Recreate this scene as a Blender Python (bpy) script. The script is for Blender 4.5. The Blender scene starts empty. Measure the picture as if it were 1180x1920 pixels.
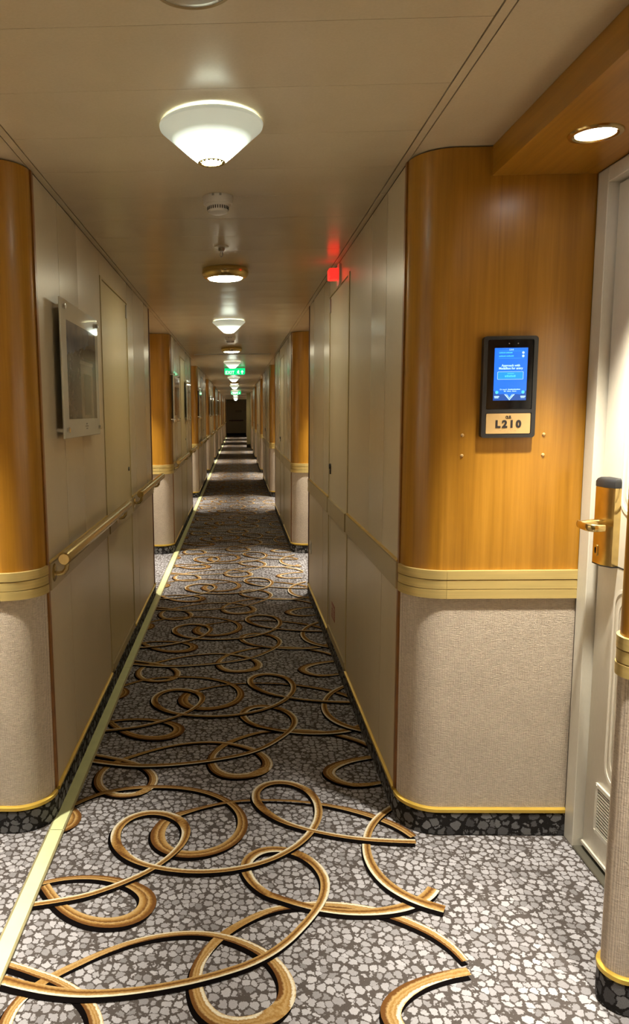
import bpy, bmesh, math, random
from math import sin, cos, pi, radians
from mathutils import Vector, Matrix

random.seed(7)
SC = bpy.context.scene
C = SC.collection

# ------------------------------------------------------------------ camera
YAW, PITCH, ROLL = -0.0284, 0.1325, 0.0124
CAM = Vector((0, 0, 1.4))
_x = Vector((cos(YAW), -sin(YAW), 0))
_u = Vector((sin(YAW) * sin(PITCH), cos(YAW) * sin(PITCH), cos(PITCH)))
_r = cos(ROLL) * _x - sin(ROLL) * _u
_up = sin(ROLL) * _x + cos(ROLL) * _u
_d = Vector((sin(YAW) * cos(PITCH), cos(YAW) * cos(PITCH), -sin(PITCH)))
cd = bpy.data.cameras.new('camera')
cam = bpy.data.objects.new('camera', cd)
C.objects.link(cam)
cam.matrix_world = Matrix(((_r.x, _up.x, -_d.x, CAM.x), (_r.y, _up.y, -_d.y, CAM.y), (_r.z, _up.z, -_d.z, CAM.z), (0, 0, 0, 1)))
cd.sensor_fit = 'HORIZONTAL'
cd.sensor_width = 36
cd.lens = 1393.08 * 36 / 1180
cd.shift_x = (590 - 406.9) / 1180
cd.clip_start = 0.02
cd.clip_end = 200
SC.camera = cam

# ------------------------------------------------------------------ world, exposure
w = bpy.data.worlds.new('world')
SC.world = w
w.use_nodes = True
w.node_tree.nodes['Background'].inputs[0].default_value = (0.02, 0.018, 0.015, 1)
w.node_tree.nodes['Background'].inputs[1].default_value = 1
vs = SC.view_settings
vs.view_transform = 'Standard'
vs.look = 'None'
vs.gamma = 1
vs.use_curve_mapping = False
vs.exposure = 0.50
DOWN_W = 225.0          # recessed downlights
DOWN_COL = (1.0, 0.93, 0.77)
CONE_TIP, CONE_RIM = 9.0, 0.17
DOME_E = 42.0

# ------------------------------------------------------------------ dimensions (metres)
XR, XL, H = 0.541, -0.650, 2.171
Y0, PER, LEN = 2.33, 5.0, 3.42         # first wall section: near face, spacing, length
RAD = 0.12                             # rounded ends of the sections
UD = 0.53                              # depth of the alcoves behind the corridor wall line
BT, BB = 0.897, 0.804                  # brass band
GT, GB = 0.096, 0.077                  # gold bead above the carpet skirting
NSEC = 9
ORD = ['first', 'second', 'third', 'fourth', 'fifth', 'sixth', 'seventh', 'eighth', 'ninth', 'tenth']
YB, YE = -3.2, 46.6                    # ends of the corridor
SCROLLS = [
    ('cream', 5, [(-0.616,1.954,0.020), (-0.534,1.974,0.020), (-0.460,1.998,0.020), (-0.395,2.033,0.020), (-0.338,2.073,0.020), (-0.281,2.123,0.019), (-0.227,2.193,0.020), (-0.192,2.268,0.025), (-0.184,2.341,0.030), (-0.209,2.405,0.033), (-0.264,2.446,0.032), (-0.330,2.452,0.030), (-0.387,2.416,0.030), (-0.417,2.351,0.032), (-0.412,2.277,0.033), (-0.377,2.211,0.030), (-0.322,2.163,0.025), (-0.252,2.133,0.021), (-0.168,2.117,0.020), (-0.078,2.119,0.020), (0.008,2.139,0.020), (0.087,2.176,0.020), (0.150,2.225,0.021), (0.200,2.280,0.023), (0.243,2.352,0.025), (0.272,2.439,0.027), (0.276,2.530,0.028), (0.252,2.609,0.029), (0.202,2.660,0.029), (0.144,2.674,0.030), (0.092,2.652,0.030), (0.061,2.601,0.030), (0.060,2.536,0.031), (0.085,2.473,0.029), (0.124,2.421,0.025), (0.171,2.382,0.021), (0.238,2.345,0.018), (0.322,2.314,0.018), (0.409,2.294,0.020), (0.494,2.285,0.022), (0.572,2.281,0.024)]),
    ('brown', 1, [(-0.601,2.512,0.020), (-0.564,2.551,0.020), (-0.510,2.595,0.021), (-0.429,2.628,0.022), (-0.327,2.642,0.022), (-0.220,2.634,0.022), (-0.126,2.601,0.024), (-0.051,2.543,0.026), (-0.005,2.469,0.030), (0.008,2.388,0.035), (-0.009,2.314,0.037), (-0.050,2.255,0.036), (-0.107,2.219,0.036), (-0.171,2.208,0.037), (-0.228,2.226,0.041), (-0.266,2.270,0.048), (-0.278,2.332,0.048), (-0.263,2.395,0.041), (-0.229,2.439,0.031), (-0.186,2.466,0.022), (-0.131,2.495,0.017), (-0.062,2.524,0.014), (0.015,2.542,0.013), (0.097,2.546,0.012), (0.180,2.541,0.013), (0.254,2.528,0.014), (0.316,2.510,0.018), (0.381,2.484,0.024), (0.449,2.446,0.028), (0.506,2.402,0.029), (0.546,2.358,0.028), (0.573,2.313,0.026)]),
    ('brown', 2, [(-0.604,2.055,0.018), (-0.572,2.069,0.018), (-0.516,2.083,0.018), (-0.448,2.086,0.021), (-0.380,2.073,0.027), (-0.317,2.044,0.037), (-0.277,2.002,0.047), (-0.271,1.954,0.051), (-0.292,1.914,0.049), (-0.333,1.889,0.045), (-0.388,1.884,0.040), (-0.447,1.901,0.036), (-0.503,1.939,0.033), (-0.550,1.991,0.030), (-0.589,2.046,0.030)]),
    ('cream', 3, [(0.568,2.041,0.036), (0.545,2.011,0.036), (0.509,1.981,0.035), (0.455,1.954,0.034), (0.383,1.937,0.030), (0.303,1.934,0.026), (0.227,1.946,0.023), (0.161,1.970,0.022), (0.112,1.994,0.022), (0.074,2.016,0.025), (0.038,2.062,0.028), (0.017,2.118,0.032), (0.019,2.164,0.034), (0.040,2.204,0.034), (0.078,2.231,0.032), (0.131,2.235,0.030), (0.187,2.209,0.030), (0.229,2.160,0.030), (0.250,2.100,0.029), (0.249,2.040,0.027), (0.231,1.980,0.025), (0.200,1.922,0.022), (0.164,1.869,0.022), (0.124,1.818,0.022), (0.076,1.771,0.022), (0.019,1.732,0.022), (-0.043,1.703,0.022), (-0.101,1.681,0.022), (-0.159,1.663,0.022), (-0.229,1.646,0.022), (-0.310,1.633,0.024), (-0.392,1.629,0.026), (-0.468,1.637,0.028), (-0.536,1.652,0.029), (-0.590,1.668,0.030), (-0.626,1.679,0.030)]),
    ('gold', 0, [(0.573,1.751,0.020), (0.551,1.804,0.025), (0.514,1.854,0.028), (0.467,1.893,0.029), (0.424,1.921,0.030), (0.376,1.943,0.029), (0.310,1.960,0.028), (0.239,1.968,0.026), (0.169,1.964,0.024), (0.108,1.951,0.022), (0.055,1.926,0.022), (0.002,1.888,0.022), (-0.049,1.840,0.025), (-0.087,1.786,0.028), (-0.110,1.731,0.030), (-0.116,1.678,0.034), (-0.108,1.629,0.038), (-0.089,1.586,0.041), (-0.055,1.555,0.042), (-0.009,1.545,0.041), (0.044,1.557,0.042), (0.087,1.588,0.043), (0.109,1.632,0.043), (0.108,1.683,0.040), (0.086,1.736,0.035), (0.049,1.779,0.030), (0.000,1.812,0.026), (-0.053,1.834,0.022), (-0.107,1.845,0.019), (-0.167,1.844,0.018), (-0.232,1.831,0.018), (-0.299,1.806,0.018), (-0.365,1.769,0.018), (-0.423,1.728,0.020), (-0.470,1.691,0.022), (-0.507,1.654,0.025), (-0.535,1.612,0.028), (-0.549,1.557,0.031), (-0.543,1.490,0.034), (-0.512,1.434,0.035), (-0.467,1.404,0.033), (-0.416,1.399,0.030), (-0.368,1.421,0.031), (-0.337,1.471,0.033), (-0.337,1.539,0.033), (-0.375,1.608,0.030), (-0.449,1.664,0.026), (-0.530,1.700,0.023), (-0.588,1.722,0.022), (-0.625,1.735,0.022)]),
    ('cream', 4, [(0.560,2.515,0.024), (0.513,2.470,0.024), (0.468,2.414,0.025), (0.432,2.346,0.025), (0.410,2.271,0.026), (0.403,2.194,0.029), (0.413,2.120,0.032), (0.438,2.058,0.034), (0.475,2.010,0.034), (0.520,1.975,0.034), (0.574,1.947,0.032)]),
    ('gold', 1, [(0.571,1.715,0.026), (0.512,1.701,0.029), (0.453,1.679,0.033), (0.401,1.649,0.040), (0.365,1.615,0.046), (0.348,1.580,0.048), (0.353,1.543,0.044), (0.381,1.503,0.035), (0.427,1.479,0.028), (0.482,1.481,0.025), (0.540,1.499,0.022)]),
    ('brown', 1, [(-0.652,2.500,0.030), (-0.608,2.475,0.039), (-0.581,2.434,0.044), (-0.582,2.386,0.044), (-0.604,2.352,0.037), (-0.634,2.335,0.030)]),
]

# ------------------------------------------------------------------ materials
M = {}
class NT:
    def __init__(s, name):
        m = bpy.data.materials.new(name)
        m.use_nodes = True
        s.m, s.t = m, m.node_tree
        s.b = s.t.nodes['Principled BSDF']
        M[name] = m
    def n(s, typ, **kw):
        nd = s.t.nodes.new(typ)
        for k, v in kw.items():
            if k.startswith('i_'):
                nd.inputs[k[2:].replace('_', ' ')].default_value = v
            elif k[0] == 'i' and k[1:].isdigit():
                nd.inputs[int(k[1:])].default_value = v
            else:
                setattr(nd, k, v)
        return nd
    def l(s, a, b): s.t.links.new(a, b)
    def pos(s, scale=(1, 1, 1)):
        g = s.n('ShaderNodeNewGeometry')
        mp = s.n('ShaderNodeVectorMath', operation='MULTIPLY')
        mp.inputs[1].default_value = scale
        s.l(g.outputs['Position'], mp.inputs[0])
        return mp.outputs[0]
    def noise(s, vec, scale, detail=2, rough=0.5, dist=0):
        nd = s.n('ShaderNodeTexNoise', i_Scale=scale, i_Detail=detail, i_Roughness=rough, i_Distortion=dist)
        s.l(vec, nd.inputs['Vector'])
        return nd.outputs['Fac']
    def ramp(s, fac, stops, interp='LINEAR'):
        r = s.n('ShaderNodeValToRGB')
        r.color_ramp.interpolation = interp
        e = r.color_ramp.elements
        while len(e) < len(stops): e.new(0.5)
        for el, (p, c) in zip(e, stops):
            el.position = p
            el.color = (c, c, c, 1) if isinstance(c, (int, float)) else (*c, 1)
        s.l(fac, r.inputs[0])
        return r.outputs[0]
    def math(s, op, a, b=None, c=None):
        nd = s.n('ShaderNodeMath', operation=op)
        for i, v in enumerate((a, b, c)):
            if v is None: continue
            if isinstance(v, (int, float)): nd.inputs[i].default_value = v
            else: s.l(v, nd.inputs[i])
        return nd.outputs[0]
    def mix(s, fac, a, b, mode='MIX'):
        nd = s.n('ShaderNodeMix', data_type='RGBA', blend_type=mode)
        for i, v in ((0, fac), (6, a), (7, b)):
            if isinstance(v, (int, float)): nd.inputs[i].default_value = v
            elif isinstance(v, tuple): nd.inputs[i].default_value = (*v, 1)
            else: s.l(v, nd.inputs[i])
        return nd.outputs[2]
    def bump(s, h, strength=0.3, dist=0.002):
        b = s.n('ShaderNodeBump', i_Strength=strength, i_Distance=dist)
        s.l(h, b.inputs['Height'])
        s.l(b.outputs[0], s.b.inputs['Normal'])
    def set(s, col=None, rough=None, metal=None, **kw):
        if col is not None:
            if isinstance(col, tuple): s.b.inputs['Base Color'].default_value = (*col, 1)
            else: s.l(col, s.b.inputs['Base Color'])
        if rough is not None: s.b.inputs['Roughness'].default_value = rough
        if metal is not None: s.b.inputs['Metallic'].default_value = metal
        for k, v in kw.items():
            s.b.inputs[k.replace('_', ' ')].default_value = v
        return s

def plain(name, col, rough=0.5, metal=0.0, var=0.06, scale=6, bump=0.0, bscale=80, **kw):
    t = NT(name)
    p = t.pos()
    f = t.noise(p, scale, 3)
    lo = tuple(c * (1 - var) for c in col)
    hi = tuple(min(1, c * (1 + var)) for c in col)
    t.set(t.ramp(f, [(0.3, lo), (0.7, hi)]), rough, metal, **kw)
    if bump: t.bump(t.noise(p, bscale, 2), bump, 0.001)
    return t

def emis(name, col, strength, base=(0.8, 0.8, 0.8)):
    t = NT(name)
    t.set(base, 0.4)
    t.b.inputs['Emission Color'].default_value = (*col, 1)
    t.b.inputs['Emission Strength'].default_value = strength
    return t

# carpet: rounded pale pebbles on a dark grey brown ground
def pebble(name, scale, light, mid, dark, edge=(0.07, 0.135)):
    t = NT(name)
    p = t.pos()
    nz = t.n('ShaderNodeTexNoise', i_Scale=scale * 2.6, i_Detail=2.0)
    t.l(p, nz.inputs['Vector'])
    dv = t.n('ShaderNodeVectorMath', operation='MULTIPLY_ADD')
    t.l(nz.outputs['Color'], dv.inputs[0])
    dv.inputs[1].default_value = (0.014, 0.014, 0.014)
    t.l(p, dv.inputs[2])
    ve = t.n('ShaderNodeTexVoronoi', feature='DISTANCE_TO_EDGE', i_Scale=scale, i_Randomness=0.85)
    vf = t.n('ShaderNodeTexVoronoi', feature='F1', i_Scale=scale, i_Randomness=0.85)
    for v in (ve, vf): t.l(dv.outputs[0], v.inputs['Vector'])
    vv = t.math('MULTIPLY_ADD', vf.outputs['Distance'], -0.42, ve.outputs['Distance'])
    vv = t.math('MULTIPLY_ADD', t.noise(p, scale * 7, 2), 0.16, vv)
    mask = t.ramp(t.math('ADD', vv, 0.135), [(edge[0], 0.0), (edge[1], 1.0)])
    sep = t.n('ShaderNodeSeparateColor')
    t.l(vf.outputs['Color'], sep.inputs[0])
    cell = t.ramp(sep.outputs[0], [(0.0, mid), (0.35, tuple((a + b) / 2 for a, b in zip(mid, light))), (1.0, light)])
    tuft = t.noise(p, 420, 2)
    cell = t.mix(0.55, cell, t.ramp(tuft, [(0.25, 0.55), (0.75, 1.0)]), 'MULTIPLY')
    gr = t.mix(0.5, dark, t.ramp(tuft, [(0.3, 0.5), (0.7, 1.0)]), 'MULTIPLY')
    t.set(t.mix(mask, gr, cell), 0.95, Specular_IOR_Level=0.1)
    t.bump(tuft, 0.35, 0.003)
pebble('carpet', 43, (0.41, 0.40, 0.43), (0.20, 0.19, 0.20), (0.078, 0.066, 0.062))
pebble('skirting_carpet', 30, (0.24, 0.24, 0.25), (0.06, 0.058, 0.062), (0.022, 0.020, 0.020))  # bigger pebbles; the shade of its upright pile is put into the colour

def scroll(name, stops):
    t = NT(name)
    uv = t.n('ShaderNodeUVMap')
    sp = t.n('ShaderNodeSeparateXYZ')
    t.l(uv.outputs[0], sp.inputs[0])
    p = t.pos()
    wob = t.math('MULTIPLY_ADD', t.noise(p, 150, 2), 0.22, sp.outputs[0])
    wob = t.math('SUBTRACT', wob, 0.11)
    c = t.ramp(wob, stops)
    tuft = t.noise(p, 420, 2)
    t.set(t.mix(0.5, c, t.ramp(tuft, [(0.25, 0.6), (0.75, 1.0)]), 'MULTIPLY'), 0.9, Specular_IOR_Level=0.1)
    t.bump(tuft, 0.3, 0.003)
BR, GO, TA, CR = (0.13, 0.055, 0.014), (0.29, 0.155, 0.040), (0.43, 0.285, 0.12), (0.66, 0.60, 0.46)
scroll('scroll_cream', [(0.0, CR), (0.20, CR), (0.28, TA), (0.46, GO), (0.58, BR), (0.66, BR), (0.76, GO), (1.0, TA)])
scroll('scroll_brown', [(0.0, BR), (0.2, BR), (0.35, GO), (0.45, TA), (0.55, BR), (0.7, GO), (0.9, TA), (1.0, TA)])
scroll('scroll_gold', [(0.0, TA), (0.10, CR), (0.20, CR), (0.28, GO), (0.42, TA), (0.52, GO), (0.66, TA), (0.78, BR), (1.0, BR)])
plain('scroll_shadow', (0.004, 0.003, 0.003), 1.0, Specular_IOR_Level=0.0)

def wood(name, grain):
    t = NT(name)
    p = t.pos(grain)
    a = t.noise(p, 1.0, 4, 0.6, 0.6)
    b = t.noise(t.pos(tuple(g * 3.5 for g in grain)), 1.0, 3, 0.6)
    f = t.math('MULTIPLY_ADD', b, 0.35, t.math('MULTIPLY', a, 0.65))
    c = t.ramp(f, [(0.30, (0.265, 0.115, 0.0085)), (0.48, (0.35, 0.160, 0.013)), (0.66, (0.43, 0.205, 0.022))])
    t.set(c, 0.34, Coat_Weight=0.15, Coat_Roughness=0.2)
wood('wood', (26, 26, 0.9))
wood('wood_soffit', (26, 0.9, 26))
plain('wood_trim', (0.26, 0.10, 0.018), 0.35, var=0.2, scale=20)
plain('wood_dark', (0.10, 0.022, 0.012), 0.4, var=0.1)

def fabric():
    t = NT('fabric')
    rib = t.n('ShaderNodeTexWave', i_Scale=1.0, i_Distortion=2.0, i_Detail=1.0)
    t.l(t.pos((95, 95, 6)), rib.inputs['Vector'])
    slub = t.noise(t.pos((70, 70, 380)), 1.0, 3, 0.65)
    blot = t.noise(t.pos((3, 3, 5)), 1.0, 3)
    h = t.math('MULTIPLY_ADD', slub, 0.8, t.math('MULTIPLY', rib.outputs['Fac'], 0.25))
    c = t.ramp(h, [(0.25, (0.46, 0.375, 0.295)), (0.75, (0.82, 0.70, 0.575))])
    c = t.mix(0.35, c, t.ramp(blot, [(0.3, 0.75), (0.7, 1.0)]), 'MULTIPLY')
    t.set(c, 0.9, Specular_IOR_Level=0.15)
    t.bump(h, 1.0, 0.006)
fabric()

def brushed(name, col, rough, sc, metal=1.0):
    t = NT(name)
    f = t.noise(t.pos(sc), 1.0, 3)
    t.set(t.ramp(f, [(0.3, tuple(c * 0.85 for c in col)), (0.7, col)]), rough, metal)
brushed('brass', (0.72, 0.56, 0.22), 0.42, (4, 4, 300), 0.55)
brushed('brass_rail', (0.60, 0.45, 0.19), 0.27, (200, 3, 200), 0.85)
brushed('brass_polished', (0.72, 0.55, 0.24), 0.2, (40, 40, 40))
brushed('gold_trim', (0.74, 0.50, 0.09), 0.32, (20, 20, 20), 0.6)
brushed('steel', (0.45, 0.44, 0.42), 0.35, (30, 30, 30))
brushed('steel_bright', (0.75, 0.75, 0.72), 0.2, (30, 30, 30))

def panelmat(name, col, rough):
    t = NT(name)
    p = t.pos((5, 5, 1.2))
    f = t.noise(p, 1.0, 3)
    fine = t.noise(t.pos((160, 160, 60)), 1.0, 2)
    c = t.ramp(f, [(0.3, tuple(x * 0.94 for x in col)), (0.7, col)])
    c = t.mix(0.15, c, t.ramp(fine, [(0.3, 0.7), (0.7, 1.0)]), 'MULTIPLY')
    t.set(c, rough, Specular_IOR_Level=0.5)
    t.bump(fine, 0.05, 0.001)
panelmat('wall_vinyl', (0.60, 0.50, 0.34), 0.36)
panelmat('wall_vinyl_sheen', (0.59, 0.50, 0.35), 0.27)
panelmat('door_vinyl', (0.58, 0.47, 0.25), 0.34)
panelmat('bumper', (0.42, 0.33, 0.17), 0.42)
panelmat('ceiling_paint', (0.58, 0.485, 0.335), 0.24)
panelmat('door_white', (0.74, 0.69, 0.59), 0.35)
panelmat('frame_white', (0.64, 0.61, 0.53), 0.32)
panelmat('end_wall', (0.6, 0.5, 0.28), 0.5)
panelmat('pier_paint', (0.52, 0.45, 0.25), 0.4)
plain('core', (0.03, 0.025, 0.02), 0.9)
plain('dark_gap', (0.012, 0.01, 0.008), 0.8)
plain('black_plastic', (0.014, 0.014, 0.015), 0.42)
plain('black_glass', (0.004, 0.004, 0.005), 0.08)
plain('white_plastic', (0.62, 0.58, 0.52), 0.4)
plain('strip_insert', (0.62, 0.66, 0.36), 0.4, var=0.05, scale=14)
plain('strip_edge', (0.40, 0.36, 0.20), 0.35, metal=0.5)
plain('plate_gold', (0.55, 0.37, 0.16), 0.4, metal=0.3)
plain('ink', (0.012, 0.008, 0.008), 0.6)
plain('ink_grey', (0.25, 0.23, 0.20), 0.6)
plain('sticker_red', (0.32, 0.06, 0.03), 0.4)
plain('sticker_white', (0.62, 0.52, 0.40), 0.4)
plain('braille', (0.40, 0.27, 0.12), 0.4)
plain('speaker_paint', (0.45, 0.40, 0.31), 0.25, metal=0.4)
plain('acrylic', (0.62, 0.60, 0.52), 0.05, var=0.02)
emis('downlight_lens', (1.0, 0.97, 0.93), 14.0)
emis('dome_lens', (1.0, 0.93, 0.66), DOME_E)
emis('bulb_glass', (1.0, 1.0, 0.85), 30.0)
emis('sign_green', (0.0, 0.55, 0.16), 1.2, (0.0, 0.3, 0.1))
emis('sign_white', (0.75, 1.0, 0.8), 1.3)
emis('sign_red', (1.0, 0.012, 0.008), 2.2, (0.5, 0.02, 0.01))
emis('screen_blue', (0.01, 0.15, 0.95), 1.0, (0.0, 0.02, 0.1))
emis('screen_button', (0.01, 0.28, 0.95), 1.0, (0.0, 0.02, 0.1))
plain('threshold_metal', (0.16, 0.15, 0.12), 0.35, metal=0.6)
emis('screen_deep', (0.01, 0.06, 0.28), 1.0, (0.0, 0.02, 0.1))
emis('screen_cyan', (0.08, 0.60, 1.0), 1.0, (0.0, 0.02, 0.1))
emis('screen_white', (0.55, 0.85, 1.0), 1.0, (0.0, 0.02, 0.1))

def shade():   # frosted glass, brightest round the bulb in its tip
    t = NT('lamp_glass')
    tc = t.n('ShaderNodeTexCoord')
    sp = t.n('ShaderNodeSeparateXYZ')
    t.l(tc.outputs['Generated'], sp.inputs[0])
    t.set((0.75, 0.78, 0.70), 0.25)
    t.l(t.ramp(sp.outputs[2], [(0.0, 1.0), (0.18, 0.7), (0.40, 0.13), (0.60, CONE_RIM / CONE_TIP * 1.2), (1.0, CONE_RIM / CONE_TIP)]), t.b.inputs['Emission Strength'])
    st = t.b.inputs['Emission Strength'].links[0].from_socket
    t.l(t.math('MULTIPLY', st, CONE_TIP), t.b.inputs['Emission Strength'])
    t.b.inputs['Emission Color'].default_value = (0.86, 1.0, 0.84, 1)
shade()

def art():     # print of a stone doorway under a grey blue sky
    t = NT('print')
    tc = t.n('ShaderNodeTexCoord')
    sp = t.n('ShaderNodeSeparateXYZ')
    t.l(tc.outputs['Generated'], sp.inputs[0])
    u, v = sp.outputs[1], sp.outputs[2]
    p = t.pos()
    stone = t.ramp(t.noise(p, 26, 5, 0.7, 0.5), [(0.3, (0.045, 0.04, 0.032)), (0.7, (0.22, 0.19, 0.15))])
    edge = t.math('ADD', t.math('MULTIPLY', t.noise(p, 22, 3), 0.16), t.math('MULTIPLY_ADD', u, 0.22, 0.58))
    sky = t.math('GREATER_THAN', v, edge)
    c = t.mix(sky, stone, t.ramp(t.noise(p, 8, 3), [(0.3, (0.10, 0.12, 0.17)), (0.7, (0.20, 0.22, 0.27))]))
    def box(a, b, c0, d):
        m = t.math('MULTIPLY', t.math('GREATER_THAN', u, a), t.math('LESS_THAN', u, b))
        return t.math('MULTIPLY', m, t.math('MULTIPLY', t.math('GREATER_THAN', v, c0), t.math('LESS_THAN', v, d)))
    c = t.mix(box(0.42, 0.86, 0.0, 0.60), c, (0.26, 0.22, 0.16))
    c = t.mix(box(0.52, 0.78, 0.04, 0.50), c, (0.10, 0.09, 0.055))
    c = t.mix(box(0.40, 0.88, 0.60, 0.64), c, (0.33, 0.29, 0.23))
    t.set(c, 0.04, Specular_IOR_Level=0.35)
art()

# ------------------------------------------------------------------ helpers
def smooth(me, ang=35):
    for p in me.polygons: p.use_smooth = True
    me.set_sharp_from_angle(angle=radians(ang))

def mesh_bm(bm, name='mesh', sm=True, ang=35):
    bmesh.ops.recalc_face_normals(bm, faces=bm.faces)
    me = bpy.data.meshes.new(name)
    bm.to_mesh(me)
    bm.free()
    if sm: smooth(me, ang)
    return me

def tag(o, label, cat, group=None, kind=None):
    o['label'] = label
    o['category'] = cat
    if group: o['group'] = group
    if kind: o['kind'] = kind
    return o

def root(name, loc, label, cat, group=None, kind=None):
    o = bpy.data.objects.new(name, None)
    o.empty_display_size = 0.1
    C.objects.link(o)
    o.location = loc
    return tag(o, label, cat, group, kind)

WORLD = {}
def part(name, me, mat, parent, label=None):
    """me is in world coordinates; it is moved into the parent's frame."""
    off = Vector((0, 0, 0))
    q = parent
    while q is not None:
        off += q.location
        q = q.parent
    me.transform(Matrix.Translation(-off))
    for m in (mat if isinstance(mat, (list, tuple)) else [mat]): me.materials.append(M[m])
    me.name = name
    o = bpy.data.objects.new(name, me)
    C.objects.link(o)
    o.parent = parent
    if label: o['label'] = label
    return o

def single(name, me, mat, label, cat, group=None, kind=None):
    """A one-mesh thing; its origin goes to the middle of its box."""
    xs = [v.co for v in me.vertices]
    c = Vector([(min(v[i] for v in xs) + max(v[i] for v in xs)) / 2 for i in range(3)])
    me.transform(Matrix.Translation(-c))
    for m in (mat if isinstance(mat, (list, tuple)) else [mat]): me.materials.append(M[m])
    me.name = name
    o = bpy.data.objects.new(name, me)
    o.location = c
    C.objects.link(o)
    return tag(o, label, cat, group, kind)

def copy_tree(o, dy=0.0, parent=None):
    c = o.copy()
    C.objects.link(c)
    c.parent = parent
    if parent is None: c.location.y += dy
    for ch in list(o.children): copy_tree(ch, 0, c)
    return c

def box(x0, x1, y0, y1, z0, z1, bev=0.0, seg=1):
    bm = bmesh.new()
    x0, x1 = min(x0, x1), max(x0, x1)
    y0, y1 = min(y0, y1), max(y0, y1)
    vs = [bm.verts.new((x, y, z)) for x in (x0, x1) for y in (y0, y1) for z in (z0, z1)]
    for f in ((0, 1, 3, 2), (4, 6, 7, 5), (0, 4, 5, 1), (2, 3, 7, 6), (0, 2, 6, 4), (1, 5, 7, 3)):
        bm.faces.new([vs[i] for i in f])
    if bev: bmesh.ops.bevel(bm, geom=bm.edges[:], offset=bev, segments=seg, affect='EDGES', profile=0.5)
    return mesh_bm(bm)

def join(*mes):
    bm = bmesh.new()
    for m in mes:
        bm.from_mesh(m)
        bpy.data.meshes.remove(m)
    return mesh_bm(bm)

def offset_path(p, d):
    """2-D path moved by d to its left, mitred."""
    out = []
    for i in range(len(p)):
        a = Vector(p[max(i - 1, 0)]); b = Vector(p[i]); c = Vector(p[min(i + 1, len(p) - 1)])
        t1 = (b - a).normalized() if i else (c - b).normalized()
        t2 = (c - b).normalized() if i < len(p) - 1 else t1
        n1, n2 = Vector((-t1.y, t1.x)), Vector((-t2.y, t2.x))
        n = (n1 + n2).normalized()
        k = 1 / max(0.3, n.dot(n1))
        out.append((b.x + n.x * d * k, b.y + n.y * d * k))
    return out

def sheet(path, z0, z1, t0, t1, rnd=0.0):
    """A closed slab following a plan path, from offset t0 to t1 and z0 to z1."""
    bm = bmesh.new()
    prof = [(t0, z0), (t1, z0 + rnd), (t1, z1 - rnd), (t0, z1)]
    if rnd:
        prof = [(t0, z0), (t1 - (t1 - t0) * 0.35, z0), (t1, z0 + rnd), (t1, z1 - rnd), (t1 - (t1 - t0) * 0.35, z1), (t0, z1)]
    rings = []
    cols = [offset_path(path, d) for d, z in prof]
    for i in range(len(path)):
        rings.append([bm.verts.new((cols[j][i][0], cols[j][i][1], prof[j][1])) for j in range(len(prof))])
    n = len(prof)
    for a, b in zip(rings, rings[1:]):
        for j in range(n): bm.faces.new((a[j], a[(j + 1) % n], b[(j + 1) % n], b[j]))
    bm.faces.new(rings[0]); bm.faces.new(rings[-1][::-1])
    return mesh_bm(bm)

def lathe(prof, c, seg=40, axis='Z', cap=False):
    """prof: (r, h) pairs; revolved round c along axis."""
    bm = bmesh.new()
    rows = []
    for r, hh in prof:
        if r < 1e-6: rows.append([bm.verts.new((0, 0, hh))])
        else: rows.append([bm.verts.new((r * cos(2 * pi * i / seg), r * sin(2 * pi * i / seg), hh)) for i in range(seg)])
    for a, b in zip(rows, rows[1:]):
        for i in range(seg):
            j = (i + 1) % seg
            if len(a) == 1 and len(b) == 1: continue
            if len(a) == 1: bm.faces.new((a[0], b[i], b[j]))
            elif len(b) == 1: bm.faces.new((a[i], a[j], b[0]))
            else: bm.faces.new((a[i], a[j], b[j], b[i]))
    if cap:
        for rr in (rows[0], rows[-1]):
            if len(rr) > 1: bm.faces.new(rr)
    me = mesh_bm(bm)
    R = {'Z': Matrix(), 'X': Matrix.Rotation(pi / 2, 4, 'Y'), 'Y': Matrix.Rotation(-pi / 2, 4, 'X'), '-X': Matrix.Rotation(-pi / 2, 4, 'Y'), '-Y': Matrix.Rotation(pi / 2, 4, 'X')}[axis]
    me.transform(Matrix.Translation(c) @ R)
    return me

def tube(pts, r, seg=14, flat=1.0):
    bm = bmesh.new()
    pts = [Vector(p) for p in pts]
    rows = []
    ref = None
    for i, p in enumerate(pts):
        t = (pts[min(i + 1, len(pts) - 1)] - pts[max(i - 1, 0)]).normalized()
        if ref is None: ref = Vector((0, 0, 1)) if abs(t.z) < 0.9 else Vector((1, 0, 0))
        a = ref - t * ref.dot(t); a.normalize(); b = t.cross(a); ref = a
        rr = r[i] if isinstance(r, (list, tuple)) else r
        rows.append([bm.verts.new(p + a * rr * cos(2 * pi * k / seg) + b * rr * flat * sin(2 * pi * k / seg)) for k in range(seg)])
    for u, v in zip(rows, rows[1:]):
        for k in range(seg): bm.faces.new((u[k], u[(k + 1) % seg], v[(k + 1) % seg], v[k]))
    bm.faces.new(rows[0]); bm.faces.new(rows[-1][::-1])
    return mesh_bm(bm)

def prism(poly, axis, a0, a1):
    """polygon in the plane across axis, extruded from a0 to a1 (axis 'X': (y,z); 'Y': (x,z); 'Z': (x,y))."""
    bm = bmesh.new()
    def P(q, a): return {'X': (a, q[0], q[1]), 'Y': (q[0], a, q[1]), 'Z': (q[0], q[1], a)}[axis]
    A = [bm.verts.new(P(q, a0)) for q in poly]
    B = [bm.verts.new(P(q, a1)) for q in poly]
    n = len(poly)
    for i in range(n): bm.faces.new((A[i], A[(i + 1) % n], B[(i + 1) % n], B[i]))
    bm.faces.new(A[::-1]); bm.faces.new(B)
    return mesh_bm(bm)

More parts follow.
